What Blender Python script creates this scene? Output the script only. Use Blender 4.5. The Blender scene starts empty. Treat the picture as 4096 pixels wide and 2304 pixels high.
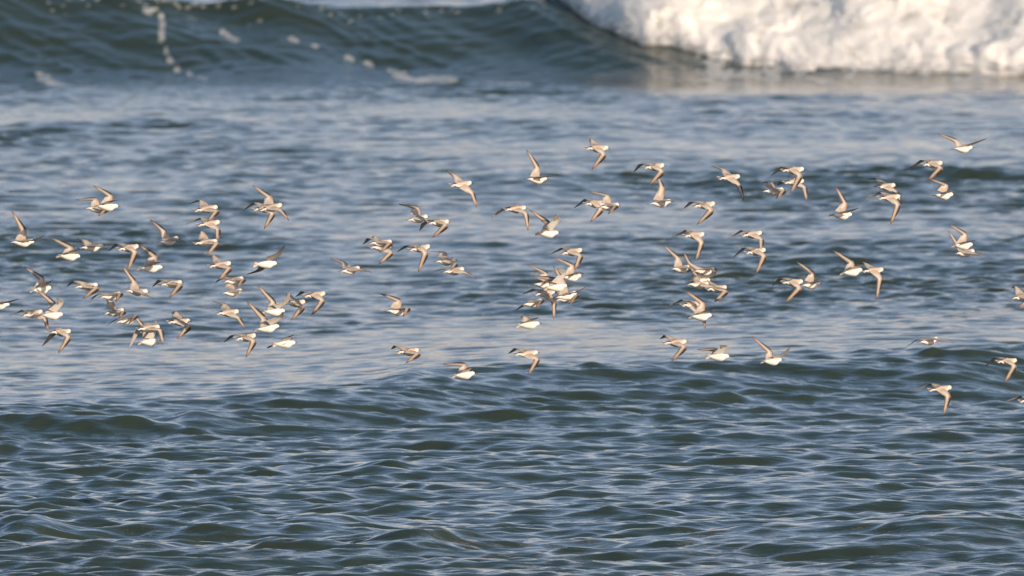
import bpy, math
import numpy as np
from mathutils import Matrix, Vector

scene = bpy.context.scene
COL = scene.collection
RNG = np.random.default_rng(7)

# ------------------------------------------------------------------ camera, world, sun, exposure
CAM_H = 5.0
cam_d = bpy.data.cameras.new("camera")
cam_d.lens = 600.0
cam_d.sensor_width = 36.0
cam_d.clip_start = 1.0
cam_d.clip_end = 30000.0
cam_d.dof.use_dof = True
cam_d.dof.focus_distance = 115.0
cam_d.dof.aperture_fstop = 9.0
cam_d.dof.aperture_blades = 9
cam = bpy.data.objects.new("camera", cam_d)
COL.objects.link(cam)
cam.location = (0, 0, CAM_H)
cam.rotation_euler = (math.pi / 2 - 0.02959, 0, 0)
scene.camera = cam

SUN_EL = math.radians(14.0)
SUN_AZ = math.radians(136.0)          # clockwise from +Y: low sun behind the camera's right shoulder
world = bpy.data.worlds.new("World")
scene.world = world
world.use_nodes = True
wn, wl = world.node_tree.nodes, world.node_tree.links
wn.clear()
sky = wn.new("ShaderNodeTexSky")
sky.sky_type = 'NISHITA'
sky.sun_disc = False
sky.sun_elevation = SUN_EL
sky.sun_rotation = SUN_AZ
sky.air_density = 1.0
sky.dust_density = 0.7
sky.ozone_density = 1.5
bg = wn.new("ShaderNodeBackground")
bg.inputs["Strength"].default_value = 0.118
wo = wn.new("ShaderNodeOutputWorld")
# the low evening haze opposite the sun is pinkish: tint the lowest degrees of the sky all the way round
geo = wn.new("ShaderNodeTexCoord")
sep = wn.new("ShaderNodeSeparateXYZ")
ramp = wn.new("ShaderNodeValToRGB")
ramp.color_ramp.elements[0].position = 0.0
ramp.color_ramp.elements[0].color = (1.42, 1.14, 1.42, 1)
_e = ramp.color_ramp.elements.new(0.12)
_e.color = (1.10, 1.09, 1.10, 1)
ramp.color_ramp.elements[1].position = 0.5
ramp.color_ramp.elements[1].color = (0.86, 1.00, 0.92, 1)
mul = wn.new("ShaderNodeMix")
mul.data_type = 'RGBA'
mul.blend_type = 'MULTIPLY'
mul.inputs[0].default_value = 1.0
wl.new(geo.outputs["Generated"], sep.inputs[0])
wl.new(sep.outputs["Z"], ramp.inputs[0])
wl.new(sky.outputs[0], mul.inputs[6])
wl.new(ramp.outputs[0], mul.inputs[7])
wl.new(mul.outputs[2], bg.inputs["Color"])
wl.new(bg.outputs[0], wo.inputs[0])

sun_d = bpy.data.lights.new("sun", 'SUN')
sun_d.energy = 4.8
sun_d.color = (1.0, 0.80, 0.60)
sun_d.angle = math.radians(0.5)
sun = bpy.data.objects.new("sun", sun_d)
COL.objects.link(sun)
to_sun = Vector((math.sin(SUN_AZ) * math.cos(SUN_EL), math.cos(SUN_AZ) * math.cos(SUN_EL), math.sin(SUN_EL)))
sun.rotation_euler = to_sun.to_track_quat('Z', 'Y').to_euler()
sun.location = (30, -20, 60)

vs = scene.view_settings
vs.view_transform = 'Standard'
vs.look = 'None'
vs.gamma = 1.0
vs.use_curve_mapping = False
vs.exposure = 0.0


# ------------------------------------------------------------------ helpers
def mesh_from(name, verts, faces, smooth=True):
    """verts (n,3) array, faces (m,k) int array, all of the same corner count."""
    verts = np.asarray(verts, np.float32)
    faces = np.asarray(faces, np.int32)
    me = bpy.data.meshes.new(name)
    n, (m, k) = len(verts), faces.shape
    me.vertices.add(n)
    me.vertices.foreach_set("co", verts.ravel())
    me.loops.add(m * k)
    me.loops.foreach_set("vertex_index", faces.ravel())
    me.polygons.add(m)
    me.polygons.foreach_set("loop_start", np.arange(0, m * k, k, dtype=np.int32))
    me.polygons.foreach_set("use_smooth", np.full(m, smooth))
    me.update(calc_edges=True)
    return me


def grid_faces(rows, cols, wrap=False):
    i = np.arange(rows - 1)[:, None]
    j = np.arange(cols if wrap else cols - 1)[None, :]
    a = i * cols + j
    b = i * cols + (j + 1) % cols
    return np.stack([a, b, b + cols, a + cols], -1).reshape(-1, 4)


def colour_attr(me, cols):
    at = me.color_attributes.new("plumage", 'FLOAT_COLOR', 'POINT')
    c = np.ones((len(me.vertices), 4), np.float32)
    c[:, :3] = cols
    at.data.foreach_set("color", c.ravel())


def link(name, me, mat=None, parent=None):
    o = bpy.data.objects.new(name, me)
    COL.objects.link(o)
    if mat is not None and not me.materials:
        me.materials.append(mat)
    if parent is not None:
        o.parent = parent
    return o


def smooth(a, b, x):
    t = np.clip((x - a) / (b - a), 0, 1)
    return t * t * (3 - 2 * t)


# ------------------------------------------------------------------ procedural noise for geometry
def hash2(ix, iy, seed):
    h = (ix.astype(np.int64) * 374761393 + iy.astype(np.int64) * 668265263 + seed * 2147483647) & 0xFFFFFFFF
    h = ((h ^ (h >> 13)) * 1274126177) & 0xFFFFFFFF
    return ((h ^ (h >> 16)) & 0xFFFF) / 65535.0


def vnoise(x, y, seed=0):
    ix, iy = np.floor(x), np.floor(y)
    fx, fy = x - ix, y - iy
    fx, fy = fx * fx * (3 - 2 * fx), fy * fy * (3 - 2 * fy)
    a, b = hash2(ix, iy, seed), hash2(ix + 1, iy, seed)
    c, d = hash2(ix, iy + 1, seed), hash2(ix + 1, iy + 1, seed)
    return (a + (b - a) * fx) * (1 - fy) + (c + (d - c) * fx) * fy


def lumps(x, y, seed=0):
    """Soft rounded bumps, 0..1."""
    ix, iy = np.floor(x), np.floor(y)
    acc = np.zeros(x.shape)
    for dx in (-1, 0, 1):
        for dy in (-1, 0, 1):
            px = ix + dx + hash2(ix + dx, iy + dy, seed)
            py = iy + dy + hash2(ix + dx, iy + dy, seed + 11)
            acc += np.exp(-5.5 * ((x - px) ** 2 + (y - py) ** 2)) * (0.4 + 0.6 * hash2(ix + dx, iy + dy, seed + 23))
    return 1 - np.exp(-1.3 * acc)


# ------------------------------------------------------------------ the sea surface
BREAK_Y0, BREAK_Y1 = 284.0, 291.0          # toe and crest of the breaking wave


def breaker_height(x):
    h = 1.24 + 0.05 * np.sin(x * 1.1 + 0.6) + 0.03 * np.sin(x * 2.7)
    h = h + 0.22 * smooth(-5.0, -8.0, x) + 0.9 * smooth(0.0, 3.0, x)
    h = h * (1 - smooth(14, 40, np.abs(x)) * 0.7)
    return h


def breaker(x, y):
    h = breaker_height(x)
    wob = 0.5 * np.sin(x * 0.23 + 1.0)
    s = (y - wob - BREAK_Y0) / (BREAK_Y1 - BREAK_Y0)
    sc = np.clip(s, 0, 1)
    front = 0.30 * smooth(-0.35, 1.0, s) * np.clip(s + 0.35, 0, 1) + 0.70 * sc ** 2.1
    back = np.exp(-np.clip(s - 1, 0, None) ** 1.3 * 0.9) * 0.75 + 0.25 * np.exp(-np.clip(s - 1, 0, None) * 0.25)
    return h * np.where(s < 1, front, back), s


# long low swells: crest distance at x = 0, slant, height at left / right, front and back length, x of both ends
SWELLS = [
    (137.0, 1.5, 0.17, 0.24, 2.6, 15.0),
    (210.0, 0.9, 0.10, 0.15, 4.0, 20.0),
    (183.0, -0.20, 0.03, 0.12, 5.0, 12.0),
    (247.0, 0.20, 0.10, 0.10, 6.0, 16.0),
]
# single humps of chop: x, y, height, half width, front length, back length
HUMPS = [
    (-0.60, 111.4, 0.12, 0.30, 0.9, 1.2), (-1.20, 110.9, 0.05, 0.60, 0.8, 1.0),
    (2.95, 112.4, 0.16, 0.75, 1.6, 2.2), (1.75, 111.9, 0.08, 0.70, 1.2, 1.8),
    (-3.25, 113.2, 0.10, 0.26, 0.9, 1.2), (-2.55, 110.8, 0.05, 0.42, 0.9, 1.2),
    (-0.82, 137.0, 0.05, 0.22, 1.0, 1.6), (-2.42, 131.0, 0.035, 0.20, 1.0, 1.6),
    (2.0, 121.0, 0.045, 0.6, 1.4, 1.8), (-0.95, 123.5, 0.05, 0.25, 1.0, 1.3),
    (-1.25, 114.5, 0.045, 0.28, 0.9, 1.2), (3.7, 139.0, 0.09, 0.5, 1.4, 1.8),
]


def chop_components():
    comps = []
    per_octave = 19
    lam = 4.2
    ratio = 2 ** (-1.0 / per_octave)
    while lam > 0.11:
        spread = 0.65 if lam > 0.6 else 0.58
        ang = RNG.normal(0.0, spread) + (0.12 if lam > 0.8 else -0.05)
        k = 2 * math.pi / (lam * RNG.uniform(0.97, 1.03))
        slope = 0.0375 * (lam / 0.42) ** (-0.75 if lam > 0.42 else -0.12)
        comps.append((k * math.sin(ang), k * math.cos(ang), slope * math.sqrt(2) / k, RNG.uniform(0, 2 * math.pi), lam))
        lam *= ratio
    return comps


CHOP = chop_components()


def sea(x, y, dx, dy):
    """Displaced position for grid points x, y with local grid spacing dx, dy."""
    shape = x.shape
    z = np.zeros(shape)
    calm = np.zeros(shape)
    steep = np.zeros(shape)
    for (yc, sl, al, ar, lf, lb) in SWELLS:
        c = yc + sl * x + 3.0 * (vnoise(x * 0.55, x * 0 + yc, 3) - 0.5)
        amp = al + (ar - al) * smooth(-4.5, 4.5, x)
        amp = amp * (0.75 + 0.5 * vnoise(x * 0.35 + 9, x * 0 + yc, 5))
        d = y - c
        z += amp * np.where(d < 0, np.exp(-(d / lf) ** 2), np.exp(-(d / lb) ** 2))
        calm = np.maximum(calm, smooth(0.2, 2.0, d) * (1 - smooth(lb * 0.9, lb * 1.7, d)) * np.clip(amp / 0.14, 0, 1))
    for (yc, sl, al, ar, lf, lb) in SWELLS[:1]:
        d = y - yc - sl * x
        steep = np.maximum(steep, smooth(-9.0, -4.0, d) * (1 - smooth(-0.3, 0.8, d)))
    for (hx, hy, a, wx, lf, lb) in HUMPS:
        d = y - hy - 0.25 * (x - hx)
        z += a * np.exp(-((x - hx) / wx) ** 2) * np.where(d < 0, np.exp(-(d / lf) ** 2), np.exp(-(d / lb) ** 2))
    bz, s = breaker(x, y)
    z += bz
    patch = vnoise(x * 0.22 + 3.1, y * 0.055, 21) * 0.6 + vnoise(x * 0.6, y * 0.13 + 7, 22) * 0.4
    patch = smooth(0.30, 0.72, patch)
    gain = (1.14 - (0.34 + 0.26 * smooth(130, 160, y)) * patch) * (1 - 0.52 * calm) * (1 + 0.18 * steep)
    gain = gain * (1 - 0.25 * smooth(-0.4, 0.1, s) * (1 - smooth(1.0, 1.5, s)))
    lee = smooth(0.0, 2.0, x) * smooth(-2.2, -1.4, s) * (1 - smooth(0.0, 0.6, s))
    gain = gain * (1 - 0.55 * lee)
    gain = gain * (1 + 2.4 * smooth(1.3, 2.0, s))
    far = 1.0 / (1.0 + (np.maximum(np.abs(x) - 20, 0) / 200) ** 2)
    ox, oy, oz = np.zeros(shape), np.zeros(shape), np.zeros(shape)
    for (kx, ky, a, ph, lam) in CHOP:
        alias = smooth(2.0, 4.0, lam / np.maximum(dy * abs(ky) + dx * abs(kx), 1e-9) * math.hypot(kx, ky))
        p = kx * x + ky * y + ph
        # groupiness: each wave train swells and fades along its way
        e = 0.75 + 0.5 * np.sin(p * 0.137 + ph * 3 + 0.9 * (kx * y - ky * x) * 0.21)
        am = a * alias * e
        sn = np.sin(p)
        kk = math.hypot(kx, ky)
        q = 0.55
        oz += am * np.cos(p)
        ox -= q * am * kx / kk * sn
        oy -= q * am * ky / kk * sn
    # streaks drawn up the wave face
    face = smooth(-0.1, 0.35, s) * (1 - smooth(0.97, 1.02, s))
    u = x + 2.3 * bz
    u = u + 0.5 * (vnoise(x * 0.9, bz * 1.5, 34) - 0.5)
    st = (vnoise(u * 1.7, bz * 2.0, 31) - 0.5) * 0.06 + (vnoise(u * 5.5, bz * 3.0, 32) - 0.5) * 0.04 + (vnoise(u * 0.8, bz * 0.7, 33) - 0.5) * 0.14
    return x + gain * far * ox, y + gain * far * oy, z + gain * oz * far + face * st


def stroke(px, py, pts, w):
    """Soft distance mask round a polyline."""
    best = np.full(px.shape, 1e9)
    for (ax, ay), (bx, by) in zip(pts[:-1], pts[1:]):
        vx, vy = bx - ax, by - ay
        t = np.clip(((px - ax) * vx + (py - ay) * vy) / (vx * vx + vy * vy + 1e-9), 0, 1)
        best = np.minimum(best, (px - ax - t * vx) ** 2 + (py - ay - t * vy) ** 2)
    return np.exp(-best / (w * w))


# foam trails on the wave face, as (x, height above the trough) in metres
FACE_FOAM = [
    ([(-5.95, 1.06), (-5.93, 0.64)], 0.070), ([(-6.22, 1.12), (-6.05, 1.16)], 0.05),
    ([(-5.84, 0.50), (-5.82, 0.46)], 0.045), ([(-5.78, 0.37), (-5.72, 0.33)], 0.055), ([(-5.62, 0.25), (-5.58, 0.23)], 0.04),
    ([(-5.42, 0.17), (-5.36, 0.15)], 0.045), ([(-5.25, 0.10), (-5.10, 0.06)], 0.03),
    ([(-7.92, 0.14), (-7.80, 0.03)], 0.06),
    ([(-6.25, 1.15), (-6.05, 1.18)], 0.06),
    ([(-4.90, 0.80), (-4.80, 0.72), (-4.66, 0.64)], 0.065),
    ([(-3.75, 0.70), (-3.62, 0.64)], 0.05), ([(-3.38, 0.56), (-3.30, 0.53)], 0.05), ([(-2.80, 0.40), (-2.70, 0.36)], 0.05),
    ([(-2.48, 0.34), (-2.35, 0.31)], 0.045),
    ([(-2.10, 0.24), (-1.80, 0.19)], 0.05), ([(-2.0, 0.12), (-1.65, 0.06), (-1.3, 0.10), (-0.95, 0.06)], 0.055),
]
# foam trails lying on the flatter water, as (x, y) in metres; (points, width)
FLAT_FOAM = [
    ([(-7.8, 284.3), (-7.6, 282.2), (-7.25, 281.2), (-6.9, 280.2)], 0.16),
    ([(-1.75, 283.6), (-1.2, 283.9), (-0.5, 283.4), (0.2, 283.4)], 0.16),
    ([(3.45, 156.6), (3.8, 157.2), (4.15, 158.2), (4.6, 159.2)], 0.14),
    ([(4.1, 157.0), (4.5, 157.6), (4.9, 157.4)], 0.16),
]
GLINT_FLECKS = [(float(RNG.uniform(-8.5, 0.8)), float(h)) for h in RNG.beta(10, 0.8, 120) * 1.26]  # foam-coloured flecks near the crest, painted in as sun glints
DRIFT = [(float(RNG.uniform(-1, 1)), float(RNG.uniform(135, 275)), float(RNG.uniform(0.02, 0.07))) for _ in range(26)]


def build_sea():
    ys = [104.0]
    while ys[-1] < 300.0:
        ys.append(ys[-1] + 0.052 + 0.055 * (ys[-1] - 104.0) / 190.0)
    near = [-400, -200, -100, -50, -20, 0, 20, 40, 60, 75, 85, 92, 97, 100, 102]
    while ys[-1] < 470.0:
        ys.append(ys[-1] + 0.30 + 0.5 * (ys[-1] - 300.0) / 170.0)
    far = [480, 500, 520, 640, 800, 1100, 1600, 2600, 4500, 9000, 20000]
    Y = np.array(near + ys + far, float)
    core = 400
    u = np.linspace(-1, 1, core)
    wing = np.array([1.06, 1.15, 1.3, 1.6, 2.1, 3.0, 5.0, 9.0, 18.0, 40.0, 110.0, 400.0])
    U = np.concatenate([-wing[::-1], u, wing])
    half = np.clip(0.03 * Y + 2.4, 4.0, 12.0)
    half = np.where(Y > 300, 12.0 + (Y - 300) * 0.04, half)
    half = np.where(Y > 470, 18.8 + (Y - 470) * 0.4, half)
    X = half[:, None] * U[None, :]
    YY = np.repeat(Y[:, None], len(U), 1)
    DX = np.abs(np.gradient(X, axis=1))
    DY = np.abs(np.gradient(YY, axis=0))
    px, py, pz = sea(X, YY, DX, DY)
    verts = np.stack([px, py, pz], -1).reshape(-1, 3)
    me = mesh_from("sea", verts, grid_faces(len(Y), len(U)))
    bz, s = breaker(X, YY)
    f = np.zeros(X.shape)
    wobx = X + 0.06 * (vnoise(X * 9, bz * 9, 41) - 0.5)
    onface = ((s > 0.02) & (s < 1.02))
    for pts, w in FACE_FOAM:
        f = np.maximum(f, onface * stroke(wobx, bz, pts, w))
    for fx, fh in GLINT_FLECKS:  # painted crest glints share the foam mask
        f = np.maximum(f, onface * 0.9 * np.exp(-(((X - fx) / 0.065) ** 2 + ((bz - fh * breaker_height(X) / 1.24) / 0.022) ** 2)))
    for pts, w in FLAT_FOAM:
        sc = 7.0
        f = np.maximum(f, stroke(X, YY / sc, [(a, b / sc) for a, b in pts], w))
    for fx, fy, fl in DRIFT:
        cx = fx * 0.031 * fy
        f = np.maximum(f, 0.95 * np.exp(-((X - cx) / fl) ** 2 - ((YY - fy) / 0.16) ** 2))
    lace = smooth(0.50, 0.62, vnoise(X * 3.5, YY * 1.1, 81) * 0.6 + vnoise(X * 9, YY * 2.5, 82) * 0.4)
    f = np.maximum(f, lace * smooth(1.5, 3.5, X) * smooth(278.5, 283.5, YY - 0.6 * vnoise(X * 2, X * 0, 83)) * (YY < 287))
    at = me.attributes.new("foam", 'FLOAT', 'POINT')
    at.data.foreach_set("value", f.astype(np.float32).ravel())
    return me


def water_material():
    m = bpy.data.materials.new("sea_water")
    m.use_nodes = True
    n, l = m.node_tree.nodes, m.node_tree.links
    n.clear()
    out = n.new("ShaderNodeOutputMaterial")
    w = n.new("ShaderNodeBsdfPrincipled")
    w.inputs["Base Color"].default_value = (0.034, 0.049, 0.034, 1)
    w.inputs["Roughness"].default_value = 0.07
    w.inputs["IOR"].default_value = 1.333
    tc = n.new("ShaderNodeTexCoord")
    mp = n.new("ShaderNodeMapping")
    mp.inputs["Scale"].default_value = (5.0, 11.0, 8.0)
    nz = n.new("ShaderNodeTexNoise")
    nz.inputs["Scale"].default_value = 1.0
    nz.inputs["Detail"].default_value = 2.0
    bp = n.new("ShaderNodeBump")
    bp.inputs["Strength"].default_value = 1.0
    bp.inputs["Distance"].default_value = 0.011
    l.new(tc.outputs["Object"], mp.inputs[0])
    l.new(mp.outputs[0], nz.inputs["Vector"])
    l.new(nz.outputs["Fac"], bp.inputs["Height"])
    l.new(bp.outputs[0], w.inputs["Normal"])
    fo = n.new("ShaderNodeBsdfPrincipled")
    fo.inputs["Base Color"].default_value = (0.72, 0.73, 0.72, 1)
    fo.inputs["Roughness"].default_value = 0.9
    at = n.new("ShaderNodeAttribute")
    at.attribute_name = "foam"
    n2 = n.new("ShaderNodeTexNoise")
    n2.inputs["Scale"].default_value = 9.0
    n2.inputs["Detail"].default_value = 2.0
    l.new(tc.outputs["Object"], n2.inputs["Vector"])
    ml = n.new("ShaderNodeMath")
    ml.operation = 'MULTIPLY'
    l.new(at.outputs["Fac"], ml.inputs[0])
    l.new(n2.outputs["Fac"], ml.inputs[1])
    mr = n.new("ShaderNodeMapRange")
    mr.inputs["From Min"].default_value = 0.22
    mr.inputs["From Max"].default_value = 0.50
    mr.inputs["To Max"].default_value = 0.62
    l.new(ml.outputs[0], mr.inputs["Value"])
    mx = n.new("ShaderNodeMixShader")
    l.new(mr.outputs[0], mx.inputs[0])
    l.new(w.outputs[0], mx.inputs[1])
    l.new(fo.outputs[0], mx.inputs[2])
    l.new(mx.outputs[0], out.inputs[0])
    return m


sea_o = link("sea", build_sea(), water_material())
sea_o["kind"] = "structure"


# ------------------------------------------------------------------ white water of the breaking wave
def foam_low(x):
    """Height of the lower edge of the tumbling foam on the wave face."""
    z = np.interp(x, [0.4, 0.85, 1.25, 1.70, 2.2, 2.75, 3.3, 3.6, 4.3, 5.2, 5.9, 7.0, 9.0, 14.0],
                  [1.6, 1.32, 1.05, 0.78, 0.62, 0.52, 0.36, 0.34, 0.20, 0.04, 0.02, 0.0, 0.0, 0.0])
    return z + 0.10 * (vnoise(x * 2.3, x * 0, 51) - 0.5) + 0.06 * (vnoise(x * 6.0, x * 0, 52) - 0.5)


def build_foam():
    nx, nt = 620, 230
    x = np.linspace(0.3, 15.5, nx)
    yy = np.linspace(BREAK_Y0 - 1.0, BREAK_Y1 + 5.0, 1200)
    V = np.zeros((nt, nx, 3))
    for i, xi in enumerate(x):
        bz, s = breaker(np.full_like(yy, xi), yy)
        lo = float(foam_low(np.array([xi]))[0])
        pk = int(np.argmax(bz))
        lo = min(lo, bz[pk] * 0.98)
        start = int(np.searchsorted(bz[:pk], max(lo, 0.15))) if pk > 0 else 0
        seg_y, seg_z = yy[start:], bz[start:]
        arc = np.concatenate([[0], np.cumsum(np.hypot(np.diff(seg_y), np.diff(seg_z) * 2.0))])
        t = np.linspace(0, min(arc[-1], arc[max(pk - start, 0)] + 4.0), nt)
        V[:, i, 0] = xi
        V[:, i, 1] = np.interp(t, arc, seg_y)
        V[:, i, 2] = np.interp(t, arc, seg_z)
    T = np.linspace(0, 1, nt)[:, None] * np.ones((1, nx))
    X, Z, Yv = V[..., 0], V[..., 2], V[..., 1]
    a, b = X, Z * 1.3 + (Yv - BREAK_Y0) * 0.35
    wa = a + 0.35 * (vnoise(a * 1.6, b * 1.6, 61) - 0.5)
    wb = b + 0.35 * (vnoise(a * 1.6, b * 1.6, 62) - 0.5)
    d = 0.60 * lumps(wa * 0.8, wb * 0.6, 63) + 0.15 * lumps(wa * 2.4, wb * 1.8, 64) + 0.05 * lumps(wa * 5, wb * 3.5, 65) + 0.015 * lumps(wa * 14, wb * 12, 66)
    d = d + 0.04 * (vnoise(wa * 9, wb * 2.5, 68) - 0.5) + 0.01 * (vnoise(wa * 22, wb * 12, 69) - 0.5)
    edge = smooth(0.0, 0.16, T + 0.03 * (vnoise(X * 7, T * 9, 70) - 0.5)) ** 0.7 * (1 - smooth(0.92, 1.0, T)) * smooth(0.3, 1.6, X)
    thick = edge * (0.10 + 0.62 * d)
    V[..., 1] -= thick * 0.95
    V[..., 2] += thick * 0.42 + 0.03 * smooth(0, 0.03, T)
    V[..., 0] += edge * 0.16 * (vnoise(a * 4, b * 4, 67) - 0.5)
    V[0, :, 2] -= 0.06
    V[0, :, 1] += 0.1
    V[-1, :, 2] -= 0.25
    me = mesh_from("breaking_foam", V.reshape(-1, 3), grid_faces(nt, nx))
    torn = np.maximum(1 - smooth(0.0, 0.10, T), 0.8 * (1 - smooth(0.6, 1.3, X)))
    at = me.attributes.new("torn", 'FLOAT', 'POINT')
    at.data.foreach_set("value", torn.astype(np.float32).ravel())
    return me


def foam_material():
    m = bpy.data.materials.new("white_water")
    m.use_nodes = True
    n, l = m.node_tree.nodes, m.node_tree.links
    p = n["Principled BSDF"]
    p.inputs["Roughness"].default_value = 0.95
    p.inputs["Specular IOR Level"].default_value = 0.1
    p.inputs["Subsurface Weight"].default_value = 0.8
    p.inputs["Subsurface Scale"].default_value = 0.25
    p.inputs["Subsurface Radius"].default_value = (1.0, 0.95, 0.85)
    tc = n.new("ShaderNodeTexCoord")
    nz = n.new("ShaderNodeTexNoise")
    nz.inputs["Scale"].default_value = 2.2
    nz.inputs["Detail"].default_value = 8.0
    cr = n.new("ShaderNodeValToRGB")
    cr.color_ramp.elements[0].position = 0.28
    cr.color_ramp.elements[0].color = (0.66, 0.64, 0.57, 1)
    cr.color_ramp.elements[1].position = 0.46
    cr.color_ramp.elements[1].color = (0.93, 0.91, 0.87, 1)
    l.new(tc.outputs["Object"], nz.inputs["Vector"])
    l.new(nz.outputs["Fac"], cr.inputs[0])
    l.new(cr.outputs[0], p.inputs["Base Color"])
    bp = n.new("ShaderNodeBump")
    bp.inputs["Distance"].default_value = 0.008
    n2 = n.new("ShaderNodeTexNoise")
    n2.inputs["Scale"].default_value = 14.0
    n2.inputs["Detail"].default_value = 5.0
    l.new(tc.outputs["Object"], n2.inputs["Vector"])
    l.new(n2.outputs["Fac"], bp.inputs["Height"])
    l.new(bp.outputs[0], p.inputs["Normal"])
    # ragged, see-through froth along the leading edge
    at = n.new("ShaderNodeAttribute")
    at.attribute_name = "torn"
    n3 = n.new("ShaderNodeTexNoise")
    n3.inputs["Scale"].default_value = 6.0
    n3.inputs["Detail"].default_value = 6.0
    l.new(tc.outputs["Object"], n3.inputs["Vector"])
    ad = n.new("ShaderNodeMath")
    ad.operation = 'MULTIPLY_ADD'
    ad.inputs[1].default_value = 0.40
    l.new(at.outputs["Fac"], ad.inputs[0])
    l.new(n3.outputs["Fac"], ad.inputs[2])
    mr = n.new("ShaderNodeMapRange")
    mr.inputs["From Min"].default_value = 0.66
    mr.inputs["From Max"].default_value = 1.10
    mr.inputs["To Max"].default_value = 0.75
    l.new(ad.outputs[0], mr.inputs["Value"])
    tp = n.new("ShaderNodeBsdfTransparent")
    mx = n.new("ShaderNodeMixShader")
    l.new(mr.outputs[0], mx.inputs[0])
    l.new(p.outputs[0], mx.inputs[1])
    l.new(tp.outputs[0], mx.inputs[2])
    l.new(mx.outputs[0], n["Material Output"].inputs[0])
    return m


FOAM_MAT = foam_material()
foam_o = link("breaking_foam", build_foam(), FOAM_MAT)
foam_o["kind"] = "stuff"


def build_spray():
    t = (1 + 5 ** 0.5) / 2
    ico = np.array([(-1, t, 0), (1, t, 0), (-1, -t, 0), (1, -t, 0), (0, -1, t), (0, 1, t), (0, -1, -t), (0, 1, -t),
                    (t, 0, -1), (t, 0, 1), (-t, 0, -1), (-t, 0, 1)]) / math.hypot(1, t)
    fc = np.array([(0, 11, 5), (0, 5, 1), (0, 1, 7), (0, 7, 10), (0, 10, 11), (1, 5, 9), (5, 11, 4), (11, 10, 2), (10, 7, 6), (7, 1, 8),
                   (3, 9, 4), (3, 4, 2), (3, 2, 6), (3, 6, 8), (3, 8, 9), (4, 9, 5), (2, 4, 11), (6, 2, 10), (8, 6, 7), (9, 8, 1)])
    # droplets thrown off the foam surface, thinning outwards
    surf = np.empty(len(foam_o.data.vertices) * 3, np.float32)
    foam_o.data.vertices.foreach_get("co", surf)
    surf = surf.reshape(-1, 3)
    n = 15000
    pick = RNG.integers(0, len(surf), n)
    off = RNG.exponential(0.10, n)
    pos = surf[pick] + np.stack([RNG.normal(0, 0.05, n), -off * 0.9, off * 0.7 * RNG.uniform(-0.2, 1.2, n)], 1)
    r = 0.003 + RNG.exponential(0.0045, n)
    keep = pos[:, 2] > 0.05
    pos, r = pos[keep], r[keep]
    V = (ico[None] * r[:, None, None] + pos[:, None, :]).reshape(-1, 3)
    F = (fc[None] + 12 * np.arange(len(r))[:, None, None]).reshape(-1, 3)
    return mesh_from("sea_spray", V, F)


spray_o = link("sea_spray", build_spray(), FOAM_MAT)
spray_o["kind"] = "stuff"


# ------------------------------------------------------------------ shorebirds
def plumage_material():
    m = bpy.data.materials.new("plumage")
    m.use_nodes = True
    n, l = m.node_tree.nodes, m.node_tree.links
    p = n["Principled BSDF"]
    p.inputs["Roughness"].default_value = 0.85
    p.inputs["Specular IOR Level"].default_value = 0.15
    at = n.new("ShaderNodeAttribute")
    at.attribute_name = "plumage"
    nz = n.new("ShaderNodeTexNoise")
    nz.inputs["Scale"].default_value = 180.0
    nz.inputs["Detail"].default_value = 3.0
    tc = n.new("ShaderNodeTexCoord")
    mr = n.new("ShaderNodeMapRange")
    mr.inputs["To Min"].default_value = 0.82
    mr.inputs["To Max"].default_value = 1.12
    mx = n.new("ShaderNodeMix")
    mx.data_type = 'RGBA'
    mx.blend_type = 'MULTIPLY'
    mx.inputs[0].default_value = 1.0
    l.new(tc.outputs["Object"], nz.inputs["Vector"])
    l.new(nz.outputs["Fac"], mr.inputs["Value"])
    l.new(at.outputs["Color"], mx.inputs[6])
    l.new(mr.outputs[0], mx.inputs[7])
    l.new(mx.outputs[2], p.inputs["Base Color"])
    tr = n.new("ShaderNodeBsdfTranslucent")
    l.new(mx.outputs[2], tr.inputs["Color"])
    return m, p, tr


BODY_MAT, _p, _t = plumage_material()
WING_MAT, _p, _t = plumage_material()
WING_MAT.name = "wing_plumage"
_ms = WING_MAT.node_tree.nodes.new("ShaderNodeMixShader")
_ms.inputs[0].default_value = 0.42
WING_MAT.node_tree.links.new(_p.outputs[0], _ms.inputs[1])
WING_MAT.node_tree.links.new(_t.outputs[0], _ms.inputs[2])
WING_MAT.node_tree.links.new(_ms.outputs[0], WING_MAT.node_tree.nodes["Material Output"].inputs[0])


def plain(name, col, rough):
    m = bpy.data.materials.new(name)
    m.use_nodes = True
    n, l = m.node_tree.nodes, m.node_tree.links
    p = n["Principled BSDF"]
    nz = n.new("ShaderNodeTexNoise")
    nz.inputs["Scale"].default_value = 300.0
    cr = n.new("ShaderNodeValToRGB")
    cr.color_ramp.elements[0].color = tuple(c * 0.7 for c in col) + (1,)
    cr.color_ramp.elements[1].color = tuple(min(1, c * 1.3) for c in col) + (1,)
    l.new(nz.outputs["Fac"], cr.inputs[0])
    l.new(cr.outputs[0], p.inputs["Base Color"])
    p.inputs["Roughness"].default_value = rough
    return m


BEAK_MAT = plain("black_bill", (0.03, 0.027, 0.024), 0.4)
EYE_MAT = plain("dark_eye", (0.012, 0.01, 0.01), 0.12)

WHITE = np.array([0.82, 0.80, 0.76])
GREY_BROWN = np.array([0.66, 0.55, 0.46])
BROWN = np.array([0.37, 0.235, 0.15])
DARK = np.array([0.055, 0.045, 0.042])


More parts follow.
